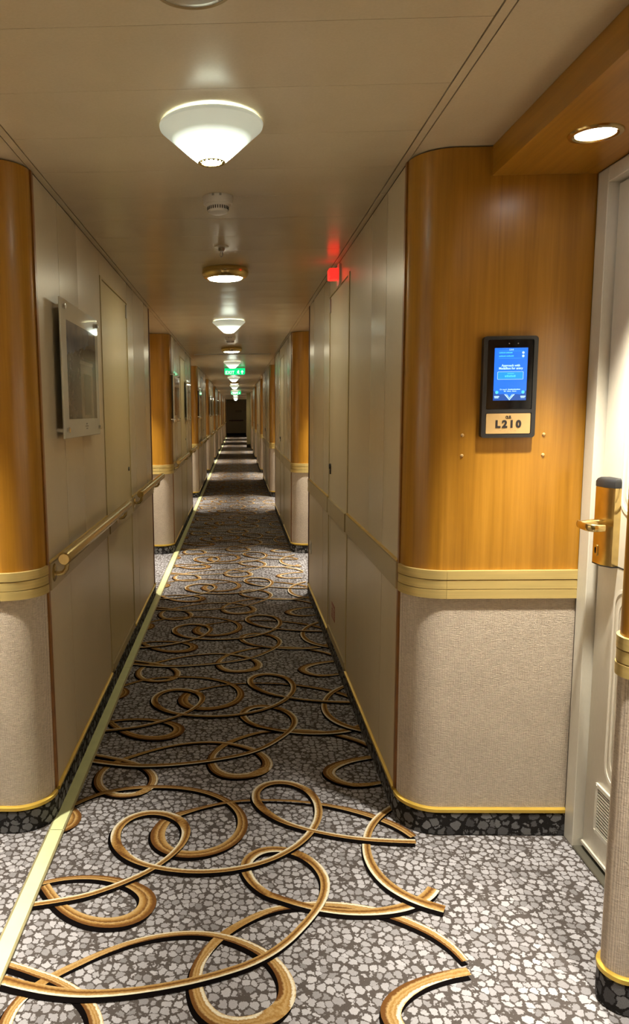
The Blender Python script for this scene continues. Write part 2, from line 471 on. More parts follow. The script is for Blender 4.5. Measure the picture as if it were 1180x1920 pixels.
def loft(rings):
    bm = bmesh.new()
    R = [[bm.verts.new((a, b, z)) for a, b in poly] for poly, z in rings]
    n = len(R[0])
    for A, B in zip(R, R[1:]):
        for i in range(n): bm.faces.new((A[i], A[(i + 1) % n], B[(i + 1) % n], B[i]))
    bm.faces.new(R[0]); bm.faces.new(R[-1])
    return mesh_bm(bm)

def rrect(a0, a1, b0, b1, r, n=6):
    out = []
    for cxx, cyy, st in ((a1 - r, b1 - r, 0), (a0 + r, b1 - r, pi / 2), (a0 + r, b0 + r, pi), (a1 - r, b0 + r, 1.5 * pi)):
        for i in range(n + 1):
            t = st + pi / 2 * i / n
            out.append((cxx + r * cos(t), cyy + r * sin(t)))
    return out

def frame_ring(outer, inner, axis, a0, a1):
    """closed ring between two polygons with the same count."""
    bm = bmesh.new()
    def P(q, a): return {'X': (a, q[0], q[1]), 'Y': (q[0], a, q[1])}[axis]
    R4 = [[bm.verts.new(P(q, a)) for q in poly] for poly, a in ((outer, a0), (outer, a1), (inner, a1), (inner, a0))]
    n = len(outer)
    for k in range(4):
        A, B = R4[k], R4[(k + 1) % 4]
        for i in range(n): bm.faces.new((A[i], A[(i + 1) % n], B[(i + 1) % n], B[i]))
    return mesh_bm(bm)

def text(s, size, loc, depth=0.0006, facing='-Y', bold=0.0, align='CENTER', spacing=1.0):
    cu = bpy.data.curves.new('lettering', 'FONT')
    cu.body = s
    cu.size = size
    cu.align_x = align
    cu.align_y = 'CENTER'
    cu.extrude = depth
    cu.offset = bold
    cu.space_character = spacing
    cu.resolution_u = 3
    ob = bpy.data.objects.new('lettering', cu)
    C.objects.link(ob)
    me = bpy.data.meshes.new_from_object(ob)
    bpy.data.objects.remove(ob)
    bpy.data.curves.remove(cu)
    if facing == '-Y': R = Matrix.Rotation(pi / 2, 4, 'X')
    elif facing == '+X': R = Matrix(((0, 0, 1, 0), (1, 0, 0, 0), (0, 1, 0, 0), (0, 0, 0, 1)))
    elif facing == '-X': R = Matrix(((0, 0, -1, 0), (-1, 0, 0, 0), (0, 1, 0, 0), (0, 0, 0, 1)))
    me.transform(Matrix.Translation(loc) @ R)
    return me

# ------------------------------------------------------------------ floor
floor = single('floor', box(-1.75, 1.75, YB - 0.2, YE + 0.2, -0.05, 0.0), 'carpet',
               'grey pebble-patterned carpet with gold and cream looping scrolls', 'carpet', kind='structure')

def catmull(pts, step=0.012):
    P = [Vector(p) for p in pts]
    P = [P[0] * 2 - P[1]] + P + [P[-1] * 2 - P[-2]]
    out = []
    for i in range(1, len(P) - 2):
        a, b, c, d = P[i - 1:i + 3]
        n = max(2, int((c - b).to_2d().length / step))
        for k in range(n):
            t = k / n
            out.append(0.5 * ((2 * b) + (c - a) * t + (2 * a - 5 * b + 4 * c - d) * t * t + (3 * b - a - 3 * c + d) * t ** 3))
    out.append(P[-2])
    return out

def ribbon(bm, pts, lay, mi, dx, dy, dz, grow, uvl, lit=None):
    cl = catmull(pts)
    z0 = 0.0010 + lay * 0.0006 + dz
    prev = None
    ua = ub = 0.0
    for i, p in enumerate(cl):
        t = (cl[min(i + 1, len(cl) - 1)] - cl[max(i - 1, 0)]).to_2d().normalized()
        n = Vector((-t.y, t.x))
        hw = p.z * 0.5 * grow
        c = Vector((p.x + dx, p.y + dy))
        z = z0 + 0.0004 * i / len(cl)
        row = [bm.verts.new((c.x + n.x * s * hw, c.y + n.y * s * hw, z)) for s in (1, -1)]
        s_ = 1.0
        if lit is not None:                # the woven cream edge always lies to one compass side
            s_ = max(-1.0, min(1.0, 2.2 * (n.x * lit[0] + n.y * lit[1])))
        ub = 0.5 - 0.5 * s_
        if prev:
            f = bm.faces.new((prev[0], prev[1], row[1], row[0]))
            f.material_index = mi
            for lp, u in zip(f.loops, (ua, 1 - ua, 1 - ub, ub)): lp[uvl].uv = (u, i * 0.01)
        prev = row
        ua = ub

SCROLL_T = 1.18
def scroll_bm(bm, sc, dy):
    kind, lay, pts = sc
    uvl = bm.loops.layers.uv.verify()
    pts = [(a, b + dy, c) for a, b, c in pts]
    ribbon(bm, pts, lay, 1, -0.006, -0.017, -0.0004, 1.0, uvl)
    lit = {('cream', 5): (-0.5, 0.87), ('cream', 3): (0.8, -0.6), ('cream', 4): (-1.0, 0.2), ('gold', 0): (0.7, 0.7), ('gold', 1): (1.0, 0.0)}.get((kind, lay))
    ribbon(bm, pts, lay, 0, 0, 0, 0, 1.0, uvl, lit)

def scroll_mesh(bm):
    me = bpy.data.meshes.new('carpet_scroll')
    for f in bm.faces:
        if f.normal.z < 0: f.normal_flip()
    bm.normal_update()
    bm.to_mesh(me)
    bm.free()
    return me

NEAR = 11
for sc in SCROLLS:
    bm = bmesh.new()
    scroll_bm(bm, sc, 0)
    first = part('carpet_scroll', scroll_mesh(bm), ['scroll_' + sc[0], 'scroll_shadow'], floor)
    for k in list(range(-1, NEAR)):
        if k == 0: continue
        o = first.copy()
        o.location.y += k * SCROLL_T
        C.objects.link(o)
    bm = bmesh.new()
    for k in range(NEAR, int((YE - 2) / SCROLL_T)):
        scroll_bm(bm, sc, k * SCROLL_T)
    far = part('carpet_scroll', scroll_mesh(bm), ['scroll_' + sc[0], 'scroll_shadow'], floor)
    far['kind'] = 'stuff'

# low-level guidance strip set in the carpet along the left side
strip = root('trim_1', (-0.625, 0, 0), 'pale yellow-green guidance strip running along the left of the carpet', 'floor strip', kind='structure')
y = 0.72
e0 = None
while y < YE - 1:
    ln = 1.62
    if e0 is None:
        e0 = part('strip_edge', box(-0.653, -0.597, y, y + ln - 0.002, 0.0, 0.0060, 0.0012), 'strip_edge', strip)
        i0 = part('strip_insert', box(-0.646, -0.604, y, y + ln - 0.003, 0.001, 0.0068), 'strip_insert', strip)
        ye0 = y
    else:
        for q in (e0, i0):
            c = q.copy(); C.objects.link(c); c.location.y += y - ye0
    y += ln

# ------------------------------------------------------------------ ceiling
ceil = single('ceiling', box(-1.75, 1.75, YB - 0.2, YE + 0.2, H + 0.010, H + 0.05), 'core',
              'beige semi-gloss ceiling of narrow crosswise metal planks', 'ceiling', kind='structure')
PL = 0.30
def plank(x0, x1, y0, y1, sag=0.0009, n=8):
    bm = bmesh.new()
    rows = []
    for i in range(n + 1):
        t = i / n
        z = H - sag * 4 * t * (1 - t)
        yy = y0 + (y1 - y0) * t
        rows.append([bm.verts.new((x0, yy, z)), bm.verts.new((x1, yy, z)), bm.verts.new((x1, yy, H + 0.010)), bm.verts.new((x0, yy, H + 0.010))])
    for a, b in zip(rows, rows[1:]):
        for j in range(4): bm.faces.new((a[j], a[(j + 1) % 4], b[(j + 1) % 4], b[j]))
    bm.faces.new(rows[0]); bm.faces.new(rows[-1][::-1])
    return mesh_bm(bm, ang=60)
ys = YB
p0 = None
while ys < YE:
    if p0 is None: p0 = part('ceiling_plank', plank(-0.624, 0.515, ys, ys + PL - 0.0012), 'ceiling_paint', ceil)
    else:
        c = p0.copy(); C.objects.link(c); c.location.y += ys - YB
    ys += PL
# edge strips beside the planks, and the flat pieces over the alcoves
for x0, x1 in ((0.519, 0.5405), (-0.6495, -0.628)):
    s0 = None
    for k in range(17):
        yy = YB + k * 3.0
        if s0 is None: s0 = part('edge_strip', box(x0, x1, yy, yy + 2.997, H - 0.0005, H + 0.010), 'ceiling_paint', ceil)
        else:
            c = s0.copy(); C.objects.link(c); c.location.y += k * 3.0
for sd in (1, -1):
    xw = XR if sd > 0 else XL
    a0 = None
    for k in range(-1, NSEC):
        if a0 is None:
            a0 = part('alcove_ceiling_panel', box(xw + sd * 0.003, xw + sd * (UD + 0.02), Y0 - 5 + LEN - 0.14, Y0 + 0.14, H, H + 0.010), 'ceiling_paint', ceil)
        else:
            c = a0.copy(); C.objects.link(c); c.location.y += (k + 1) * PER
# linear air slot
vent = root('ceiling_air_slot', (-0.06, 10.02, H), 'dark linear air slot across the ceiling before the green exit sign', 'vent')
part('slot_frame', join(box(-0.56, 0.44, 9.975, 9.99, H - 0.006, H), box(-0.56, 0.44, 10.05, 10.065, H - 0.006, H), box(-0.56, -0.55, 9.99, 10.05, H - 0.006, H), box(0.43, 0.44, 9.99, 10.05, H - 0.006, H)), 'frame_white', vent)
for yy in (9.99, 10.021): part('slot', box(-0.55, 0.43, yy, yy + 0.029, H - 0.003, H - 0.0005), 'dark_gap', vent)

# ------------------------------------------------------------------ wall sections between the door alcoves
def xw_of(sd): return XR if sd > 0 else XL

def end_path(sd, near, ya, yb, depth=UD, r=RAD, n=14):
    """plan path of one rounded end; offsets to its left point outwards."""
    xw = xw_of(sd)
    pts = []                           # from the alcove to the corridor
    if near:
        pts.append((xw + sd * depth, ya))
        pts += [(xw + sd * (r - r * sin(t)), ya + r - r * cos(t)) for t in [pi / 2 * i / n for i in range(n + 1)]]
        return pts if sd > 0 else pts[::-1]
    pts.append((xw + sd * depth, yb))
    pts += [(xw + sd * (r - r * sin(t)), yb - r + r * cos(t)) for t in [pi / 2 * i / n for i in range(n + 1)]]
    return pts[::-1] if sd > 0 else pts

def flat_path(sd, a, b):
    xw = xw_of(sd)
    return [(xw, a), (xw, b)] if sd > 0 else [(xw, b), (xw, a)]

def wbox(sd, a, b, z0, z1, t0, t1, rnd=0.0):
    return sheet(flat_path(sd, a, b), z0, z1, t0, t1, rnd)

def wall_end(p, path):
    part('wood_panel', sheet(path, BT, H - 0.004, -0.02, 0.0), 'wood', p)
    part('fabric_panel', sheet(path, GT, BB, -0.02, -0.002), 'fabric', p)
    third = (BT - BB) / 3
    alc_first = abs(path[0][0]) > abs(path[-1][0])
    runs = (path[:2], path[1:]) if alc_first else (path[:-1], path[-2:])
    for run in runs:
        a, b = Vector(run[0]), Vector(run[1])
        run = [tuple(a + (b - a).normalized() * 0.0004)] + run[1:]
        for i in range(3):
            part('brass_strip', sheet(run, BB + i * third + 0.0004, BB + (i + 1) * third - 0.0004, -0.02, (0.0085, 0.0072, 0.0085)[i], 0.0010), 'brass', p)
    part('gold_bead', sheet(path, GB, GT, -0.02, 0.009, 0.004), 'gold_trim', p)
    part('carpet_skirting', sheet(path, 0.0, GB, -0.02, 0.007, 0.003), 'skirting_carpet', p)

# service door openings in the corridor walls: (near edge, far edge)
DOOR = {1: (3.70, 4.40), -1: (3.69, 4.50)}
SEAM = {1: (3.06, 4.98), -1: (3.13, 5.02)}
DTOP = 2.045

def wall_section(sd, ya, ln, door, label, group=None):
    xw = xw_of(sd)
    nm = 'wall_right' if sd > 0 else 'wall_left'
    yb = ya + ln
    p = root(nm, (xw + sd * 0.26, ya + ln / 2, 0), label, 'wall', group, 'structure')
    part('core', box(xw + sd * 0.014, xw + sd * (UD - 0.015), ya + 0.09, yb - 0.09, 0.0, H), 'core', p)
    wall_end(p, end_path(sd, True, ya, yb))
    wall_end(p, end_path(sd, False, ya, yb))
    a, b = ya + RAD, yb - RAD
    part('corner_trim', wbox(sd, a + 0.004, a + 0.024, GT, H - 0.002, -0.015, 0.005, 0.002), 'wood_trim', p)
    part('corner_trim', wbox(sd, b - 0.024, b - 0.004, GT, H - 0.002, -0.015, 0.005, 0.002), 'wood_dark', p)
    part('corner_gap', wbox(sd, a, a + 0.004, GT, H - 0.002, -0.015, -0.006), 'dark_gap', p)
    a += 0.024; b -= 0.024
    segs = []
    if door:
        d0, d1 = DOOR[sd]
        s1, s2 = SEAM[sd]
        segs = [(a, s1), (s1, d0 - 0.055), (d1 + 0.012, s2), (s2, b)]
        part('upper_panel', wbox(sd, d0 - 0.0545, d1 + 0.0115, DTOP + 0.014, H - 0.003, -0.012, 0.0), 'wall_vinyl', p)
    else:
        n = 5
        segs = [(a + (b - a) * i / n, a + (b - a) * (i + 1) / n) for i in range(n)]
    g = 0.0006
    fine = []
    for u, v in segs:
        n = 2 if v - u > 0.45 else 1
        fine += [(u + (v - u) * i / n, u + (v - u) * (i + 1) / n) for i in range(n)]
    for i, (u, v) in enumerate(fine):
        wm = ('wall_vinyl', 'wall_vinyl_sheen', 'wall_vinyl')[i % 3]
        k = (0.0, 0.0006, 0.0003, 0.0)[i % 4]
        part('upper_panel', wbox(sd, u + g, v - g, BT - 0.04, H - 0.003, -0.012, k, 0.0005), wm, p)
        part('lower_panel', wbox(sd, u + g, v - g, GT, BB + 0.04, -0.012, k, 0.0008), 'wall_vinyl', p)
    runs = [(a, d0 - 0.055), (d1 + 0.012, b)] if door else [(a, b)]
    for u, v in runs:
        part('bumper_plate', wbox(sd, u, v, BB - 0.002, BT - 0.002, -0.01, 0.010, 0.002), 'bumper', p)
        part('bumper_bead', wbox(sd, u, v, BT - 0.002, BT + 0.006, -0.01, 0.008, 0.002), 'gold_trim', p)
        part('gold_bead', wbox(sd, u, v, GB, GT, -0.02, 0.009, 0.004), 'gold_trim', p)
    part('carpet_skirting', wbox(sd, a - 0.024, b + 0.024, 0.0, GB, -0.02, 0.007, 0.003), 'skirting_carpet', p)
    return p

DN = [10]
def service_door(sd, label, group=None):
    """flush door between the panels of a wall section, in its own frame."""
    xw = xw_of(sd)
    d0, d1 = DOOR[sd]
    DN[0] += 1
    p = root('door_%d' % DN[0], (xw + sd * 0.006, (d0 + d1) / 2, GT), label, 'door', group, 'structure')
    mat = 'door_vinyl' if sd < 0 else 'wall_vinyl'
    part('frame_post', wbox(sd, d0 - 0.054, d0 - 0.030, GT, DTOP + 0.012, -0.012, 0.004, 0.001), 'door_vinyl', p)
    part('frame_gap', wbox(sd, d0 - 0.030, d0 - 0.024, GT, DTOP + 0.012, -0.014, -0.010), 'dark_gap', p)
    part('frame_post', wbox(sd, d0 - 0.024, d0 - 0.004, GT, DTOP + 0.012, -0.012, 0.002, 0.001), 'door_vinyl', p)
    part('frame_post', wbox(sd, d1 + 0.003, d1 + 0.011, GT, DTOP + 0.012, -0.012, 0.002, 0.001), 'door_vinyl', p)
    part('frame_head', wbox(sd, d0 - 0.003, d1 + 0.002, DTOP + 0.003, DTOP + 0.012, -0.012, 0.002, 0.001), 'door_vinyl', p)
    part('door_gap', wbox(sd, d0 - 0.004, d1 + 0.003, GT, DTOP + 0.003, -0.016, -0.012), 'dark_gap', p)
    leaf = part('leaf', wbox(sd, d0, d1, 0.126, DTOP, -0.011, -0.002, 0.001), mat, p)
    part('kick_plate', wbox(sd, d0 - 0.003, d1 + 0.002, GB, 0.121, -0.011, 0.004, 0.001), 'bumper', p)
    part('bumper_plate', wbox(sd, d0 + 0.002, d1 - 0.002, BB - 0.006, BT - 0.004, -0.01, 0.008, 0.002), 'bumper', leaf)
    part('hinge', wbox(sd, d1 - 0.03, d1 + 0.004, DTOP - 0.085, DTOP - 0.01, -0.01, 0.003), 'steel', p)
    if sd > 0:
        part('leaf_joint', wbox(sd, d1 - 0.052, d1 - 0.049, 0.13, BB - 0.01, -0.01, -0.0015), 'dark_gap', leaf)
        part('lock', join(lathe([(0.0, 0.010), (0.014, 0.010), (0.016, 0.0)], (xw, 4.33, 1.085), 20, '-X'),
                          wbox(sd, 4.325, 4.337, 1.04, 1.085, -0.004, 0.005)), 'black_plastic', p)
    else:
        part('lock', lathe([(0.0, 0.006), (0.011, 0.006), (0.013, 0.0)], (xw - 0.003, 4.43, 1.075), 20, 'X'), 'black_plastic', p)
    return p

SIDE = {1: 'right', -1: 'left'}
SECT = {}
for sd in (1, -1):
    first = wall_section(sd, Y0, LEN, True,
        'beige panelled wall section with flush door and flat bumper band beside the cabin number plate' if sd > 0 else
        'beige panelled wall section carrying the long handrail and the framed acrylic print')
    SECT[sd] = first
    d = service_door(sd, 'flush beige service door with red sticker low down under the red lamp' if sd > 0 else
                     'flush olive-cream service door crossed by the handrail beside the framed print')
    for k in range(1, NSEC):
        c = copy_tree(first, k * PER)
        c['label'] = '%s beige panelled wall section along the %s side of the corridor' % (ORD[k], SIDE[sd])
        c['group'] = '%s wall sections' % SIDE[sd]
        e = copy_tree(d, k * PER)
        DN[0] += 1
        e.name = 'door_%d' % DN[0]
        e['label'] = 'flush service door in the %s wall section along the %s side' % (ORD[k], SIDE[sd])
        e['group'] = '%s service doors' % SIDE[sd]
    # the section behind the camera
    wall_section(sd, Y0 - 5 - 0.6, LEN + 0.6, False, 'panelled wall section before the first door alcove on the %s side' % SIDE[sd])

# alcoves: back wall, soffit with two recessed downlights
def spot(parent, loc):
    ld = bpy.data.lights.new('downlight_beam', 'SPOT')
    ld.energy = DOWN_W
    ld.color = DOWN_COL
    ld.spot_size = radians(61)
    ld.spot_blend = 1.0
    ld.shadow_soft_size = 0.03
    o = bpy.data.objects.new('downlight_beam', ld)
    C.objects.link(o)
    o.parent = parent
    o.location = loc
    return o

SZ = 2.085
def downlight(x, y, label, group):
    p = root('downlight', (x, y, SZ), label, 'downlight', group)
    part('bezel', lathe([(0.048, 0.004), (0.048, -0.003), (0.054, -0.006), (0.064, -0.004), (0.066, 0.0), (0.066, 0.004)], (x, y, SZ), 40), 'brass_polished', p)
    part('lens', lathe([(0.0, -0.0022), (0.030, -0.0020), (0.047, -0.0012), (0.048, 0.003)], (x, y, SZ), 32), 'downlight_lens', p)
    spot(p, (0, 0, -0.012))
    return p

for sd in (1, -1):
    xw = xw_of(sd)
    xs = xw + sd * 0.22
    xd = xw + sd * (UD + 0.002)
    ya, yb = Y0 - 5 + LEN, Y0
    bk0 = part0 = None
    # back wall: only the strip above the soffit line and the posts beside the doors near the camera
    backs = []
    for k in range(0, NSEC):
        if k == 0: continue
        backs.append(k)
    b = single('wall_%s' % SIDE[sd], box(xd, xd + sd * 0.08, ya + PER - 0.1, yb + PER + 0.1, 0, H), 'wall_vinyl',
               'plain back wall of the second door alcove along the %s side' % SIDE[sd], 'wall', 'far %s alcove back walls' % SIDE[sd], 'structure')
    for k in backs[1:]:
        c = copy_tree(b, (k - 1) * PER)
        c['label'] = 'plain back wall of the %s door alcove along the %s side' % (ORD[k], SIDE[sd])
    s = root('soffit', (xw + sd * 0.38, (ya + yb) / 2, SZ), 'dropped wooden soffit over the cabin door with a recessed downlight' if sd > 0 else
             'dropped wooden soffit over the left cabin doors opposite the number plate', 'soffit', None, 'structure')
    s.name = 'trim_%d' % (2 if sd > 0 else 3)
    part('fascia', box(xs, xs + sd * 0.012, ya + 0.001, yb - 0.001, SZ, H - 0.001), 'wood_soffit', s)
    part('underside', box(xs + sd * 0.0125, xd - sd * 0.003, ya + 0.001, yb - 0.001, SZ + 0.0005, SZ + 0.016), 'wood_soffit', s)
    l1 = downlight(xw + sd * 0.366, 2.0, 'lit recessed downlight with brass bezel in the wooden soffit' if sd > 0 else 'recessed downlight in the left soffit opposite the number plate', None)
    l2 = downlight(xw + sd * 0.366, 1.24, 'recessed downlight in the %s soffit on the camera side of the round pilaster' % SIDE[sd], None)
    for k in range(1, NSEC):
        c = copy_tree(s, k * PER)
        c.name = 'trim_%d' % (10 + k + (0 if sd > 0 else 20))
        c['label'] = 'dropped wooden soffit of the %s door alcove along the %s side' % (ORD[k], SIDE[sd])
        c['group'] = 'far %s soffits' % SIDE[sd]
        for q, wh in ((l1, 'far'), (l2, 'near')):
            e = copy_tree(q, k * PER)
            e['label'] = 'recessed downlight at the %s end of the soffit in the %s %s alcove' % (wh, ORD[k], SIDE[sd])
            e['group'] = 'far %s downlights' % SIDE[sd]

# corridor ends
end = root('wall_end', (-0.05, YE, 0), 'dim dark wall closing the far end of the corridor', 'wall', None, 'structure')
part('wall_face', box(-1.2, 1.1, YE, YE + 0.05, 0, H), 'end_wall', end)
part('dark_skirting', box(-0.65, 0.54, YE - 0.02, YE, 0, 0.14), 'core', end)
part('head_panel', box(-0.65, 0.54, YE - 0.05, YE - 0.001, 2.02, H - 0.001), 'pier_paint', end)
single('wall_back', box(-1.2, 1.1, YB - 0.05, YB, 0, H), 'wall_vinyl', 'plain wall closing the corridor behind the camera', 'wall', None, 'structure')
pier = root('wall_pier', (0.47, 30.2, 0), 'plain yellowish pier standing out from the right wall near the far end', 'pier', None, 'structure')
part('pier_panel', box(0.385, 0.533, 29.95, 30.4, 0.14, H - 0.001, 0.004), 'pier_paint', pier)
part('dark_skirting', box(0.380, 0.533, 29.945, 30.405, 0.0, 0.139), 'core', pier)
er = root('handrail', (-0.06, YE - 0.06, 0.9), 'dark handrail across the wall at the far end', 'handrail')
part('rail', tube([(-0.5, YE - 0.07, 0.92), (0.40, YE - 0.07, 0.92)], 0.03), 'wood_dark', er)
for x in (-0.3, 0.2): part('bracket', tube([(x, YE, 0.86), (x, YE - 0.07, 0.865), (x, YE - 0.07, 0.90)], 0.014, 8), 'wood_dark', er)
single('wall_plaque', prism(rrect(-0.12, 0.30, 1.42, 1.56, 0.05), 'Y', YE - 0.02, YE - 0.001), 'bumper', 'small dull plaque on the wall at the far end', 'plaque')

# rounded pilaster between the two cabin doors of each near alcove
def pilaster(sd, label):
    xw = xw_of(sd)
    r = 0.048
    xc = xw + sd * (0.315 + r)
    yc = 1.63
    pts = [(xw + sd * (UD + 0.06), yc + r)]
    pts += [(xc - sd * r * cos(t), yc + r * sin(t)) for t in [pi / 2 - pi * i / 20 for i in range(21)]]
    pts += [(xw + sd * (UD + 0.06), yc - r)]
    if sd > 0: pts = pts[::-1]
    p = root('wall_pilaster', (xc, yc, 0), label, 'pilaster', None, 'structure')
    path = pts
    part('wood_panel', sheet(path, BT, SZ - 0.001, -0.02, 0.0), 'wood', p)
    part('fabric_panel', sheet(path, GT, BB, -0.02, 0.0), 'fabric', p)
    third = (BT - BB) / 3
    for i in range(3):
        part('brass_strip', sheet(path, BB + i * third + 0.0006, BB + (i + 1) * third - 0.0006, -0.02, (0.007, 0.0058, 0.007)[i], 0.001), 'brass', p)
    part('gold_bead', sheet(path, GB, GT, -0.02, 0.009, 0.004), 'gold_trim', p)
    part('carpet_skirting', sheet(path, 0.0, GB, -0.02, 0.007, 0.003), 'skirting_carpet', p)
pilaster(1, 'rounded fabric and brass pilaster between two cabin doors by the number plate')
pilaster(-1, 'rounded pilaster between the two cabin doors of the left alcove')

# ------------------------------------------------------------------ cabin doors
def cabin_door(n, sd, y0, y1, label):
    """white panelled door (y0 near, y1 far) in a white frame, facing the corridor; lock on the y1 side."""
    xw = xw_of(sd)
    X = lambda u: xw + sd * u
    xf = 0.527                                        # face of the frame
    xl = 0.556                                        # face of the leaf
    p = root('door_%d' % n, (X(0.56), (y0 + y1) / 2, 0), label, 'door', None, 'structure')
    zt = 2.035
    fw = 0.068
    part('frame_post', box(X(xf), X(0.61), y1 + 0.006, y1 + fw, 0, SZ - 0.002, 0.002), 'frame_white', p)
    part('frame_post', box(X(xf), X(0.61), y0 - fw, y0 - 0.006, 0, SZ - 0.002, 0.002), 'frame_white', p)
    part('frame_head', box(X(xf), X(0.61), y0 - 0.006, y1 + 0.006, zt + 0.006, SZ - 0.002, 0.002), 'frame_white', p)
    part('door_gap', box(X(0.594), X(0.605), y0 - 0.006, y1 + 0.006, 0, zt + 0.006), 'dark_gap', p)
    leaf = part('leaf', box(X(xl), X(0.592), y0, y1, 0.022, zt, 0.003, 2), 'door_white', p)
    part('threshold', box(X(xf - 0.002), X(0.60), y0 - 0.006, y1 + 0.006, 0.0, 0.007, 0.003), 'threshold_metal', p)
    part('bottom_bead', box(X(xl - 0.006), X(xl + 0.002), y0 + 0.001, y1 - 0.001, 0.020, 0.030), 'frame_white', leaf)
    # moulded panels
    m = 0.11
    for z0, z1 in ((1.10, 1.94), (0.29, 0.885)):
        for r0, t in ((0.0, 0.0018), (0.022, 0.0012)):
            o = rrect(y0 + m + r0, y1 - m - r0, z0 + r0, z1 - r0, 0.05)
            i = rrect(y0 + m + r0 + 0.010, y1 - m - r0 - 0.010, z0 + r0 + 0.010, z1 - r0 - 0.010, 0.042)
            part('panel_moulding', frame_ring(o, i, 'X', X(xl - t), X(xl + 0.001)), 'door_white', leaf)
    part('leaf_joint', box(X(xl - 0.0006), X(xl + 0.001), y0 + 0.002, y1 - 0.095, 0.942, 0.946), 'dark_gap', leaf)
    # louvre
    g = part('vent_grille', frame_ring([(y0 + 0.10, 0.105), (y1 - 0.075, 0.105), (y1 - 0.075, 0.262), (y0 + 0.10, 0.262)],
             [(y0 + 0.115, 0.118), (y1 - 0.089, 0.118), (y1 - 0.089, 0.250), (y0 + 0.115, 0.250)], 'X', X(xl - 0.006), X(xl + 0.001)), 'frame_white', p)
    part('vent_opening', box(X(xl - 0.0012), X(xl + 0.001), y0 + 0.115, y1 - 0.089, 0.118, 0.250), 'dark_gap', g)
    for i in range(13):
        z = 0.1205 + i * 0.0100
        part('slat', box(X(xl - 0.0050), X(xl - 0.0008), y0 + 0.115, y1 - 0.089, z, z + 0.0042), 'frame_white', g)
    for q in (0.36, 0.68):
        part('mullion', box(X(xl - 0.0058), X(xl), y1 - 0.089 - (y1 - y0 - 0.204) * q - 0.004, y1 - 0.089 - (y1 - y0 - 0.204) * q, 0.118, 0.250), 'frame_white', g)
    # lock
    la, lb = y1 - 0.117, y1 - 0.036
    def plan(o=0.0, c=0.0):      # chamfered on the hinge side
        return [(X(xl + 0.001), la - o), (X(xl - 0.019 - o), la - o + c), (X(xl - 0.036 - o), la + 0.030 + c), (X(xl - 0.036 - o), lb + o - c), (X(xl + 0.001), lb + o)]
    pl = part('lock_plate', prism(plan(), 'Z', 0.945, 1.172), 'brass_polished', p)
    capm = loft([(plan(0.0006), 1.1725), (plan(0.0006), 1.188), ([(a + (X(xl) - a) * 0.10, b + ((la + lb) / 2 - b) * 0.06) for a, b in plan()], 1.196), ([(a + (X(xl) - a) * 0.30, b + ((la + lb) / 2 - b) * 0.16) for a, b in plan()], 1.200)])
    part('lock_cap', capm, 'black_plastic', pl, 'black plastic cap of the lock')
    part('lock_foot', prism(plan(), 'Z', 0.941, 0.9448), 'black_plastic', pl)
    ym = la + 0.056
    yq = lb - 0.022
    part('lever_neck', tube([(X(xl - 0.035), yq, 1.064), (X(xl - 0.048), yq, 1.064), (X(xl - 0.062), yq - 0.001, 1.064), (X(xl - 0.090), yq - 0.004, 1.064)], [0.0135, 0.0125, 0.0115, 0.0075], 18), 'brass_polished', pl)
    part('lever', tube([(X(xl - 0.088), yq + 0.006, 1.064), (X(xl - 0.094), yq - 0.002, 1.063), (X(xl - 0.095), yq - 0.020, 1.062), (X(xl - 0.094), yq - 0.046, 1.061), (X(xl - 0.090), yq - 0.062, 1.060), (X(xl - 0.082), yq - 0.070, 1.060), (X(xl - 0.066), yq - 0.074, 1.060), (X(xl - 0.050), yq - 0.074, 1.060)],
         [0.009, 0.0105, 0.011, 0.011, 0.011, 0.011, 0.0105, 0.0095], 16, 0.45), 'brass_polished', pl)
    part('keyhole', frame_ring(rrect(ym - 0.010, ym + 0.012, 0.966, 1.002, 0.0105), rrect(ym - 0.004, ym + 0.006, 0.974, 0.994, 0.0045), 'X', X(xl - 0.0395), X(xl - 0.035)), 'brass_polished', pl)
    part('keyhole_slot', prism(rrect(ym - 0.004, ym + 0.006, 0.974, 0.994, 0.0045), 'X', X(xl - 0.0367), X(xl - 0.035)), 'dark_gap', pl)
    for yy in (y0 + 0.107, y1 - 0.082):
        for zz in (0.112, 0.256):
            part('grille_screw', lathe([(0.0, 0.002), (0.0035, 0.0015), (0.004, 0.0)], (X(xl - 0.006), yy, zz), 10, '-X' if sd > 0 else 'X'), 'white_plastic', g)
    return p

cabin_door(1, 1, 1.70, 2.255, 'white panelled cabin door with brass lever lock and low louvre vent')
cabin_door(2, 1, 1.015, 1.56, 'white panelled cabin door on the camera side of the rounded right pilaster')
cabin_door(3, -1, 1.70, 2.255, 'white panelled cabin door of the left alcove, opposite the one with the number plate')
cabin_door(4, -1, 1.015, 1.56, 'white panelled cabin door on the camera side of the left pilaster')
for sd in (1, -1):
    xw = xw_of(sd)
    k = root('wall_%s' % SIDE[sd], (xw + sd * 0.62, 1.5, 0), 'backing wall behind the near cabin doors on the %s side' % SIDE[sd], 'wall', None, 'structure')
    part('wall_face', box(xw + sd * 0.612, xw + sd * 0.66, Y0 - 5 + LEN - 0.1, Y0 + 0.1, 0, H), 'core', k)
    part('side_panel', box(xw + sd * 0.532, xw + sd * 0.611, Y0 - 5 + LEN - 0.1, 0.946, 0, H), 'wall_vinyl', k)
    part('head_panel', box(xw + sd * 0.545, xw + sd * 0.611, 0.947, Y0 + 0.1, SZ - 0.001, H), 'wall_vinyl', k)
    part('post_panel', box(xw + sd * 0.5605, xw + sd * 0.611, 2.325, 2.45, 0, H), 'wall_vinyl', k)

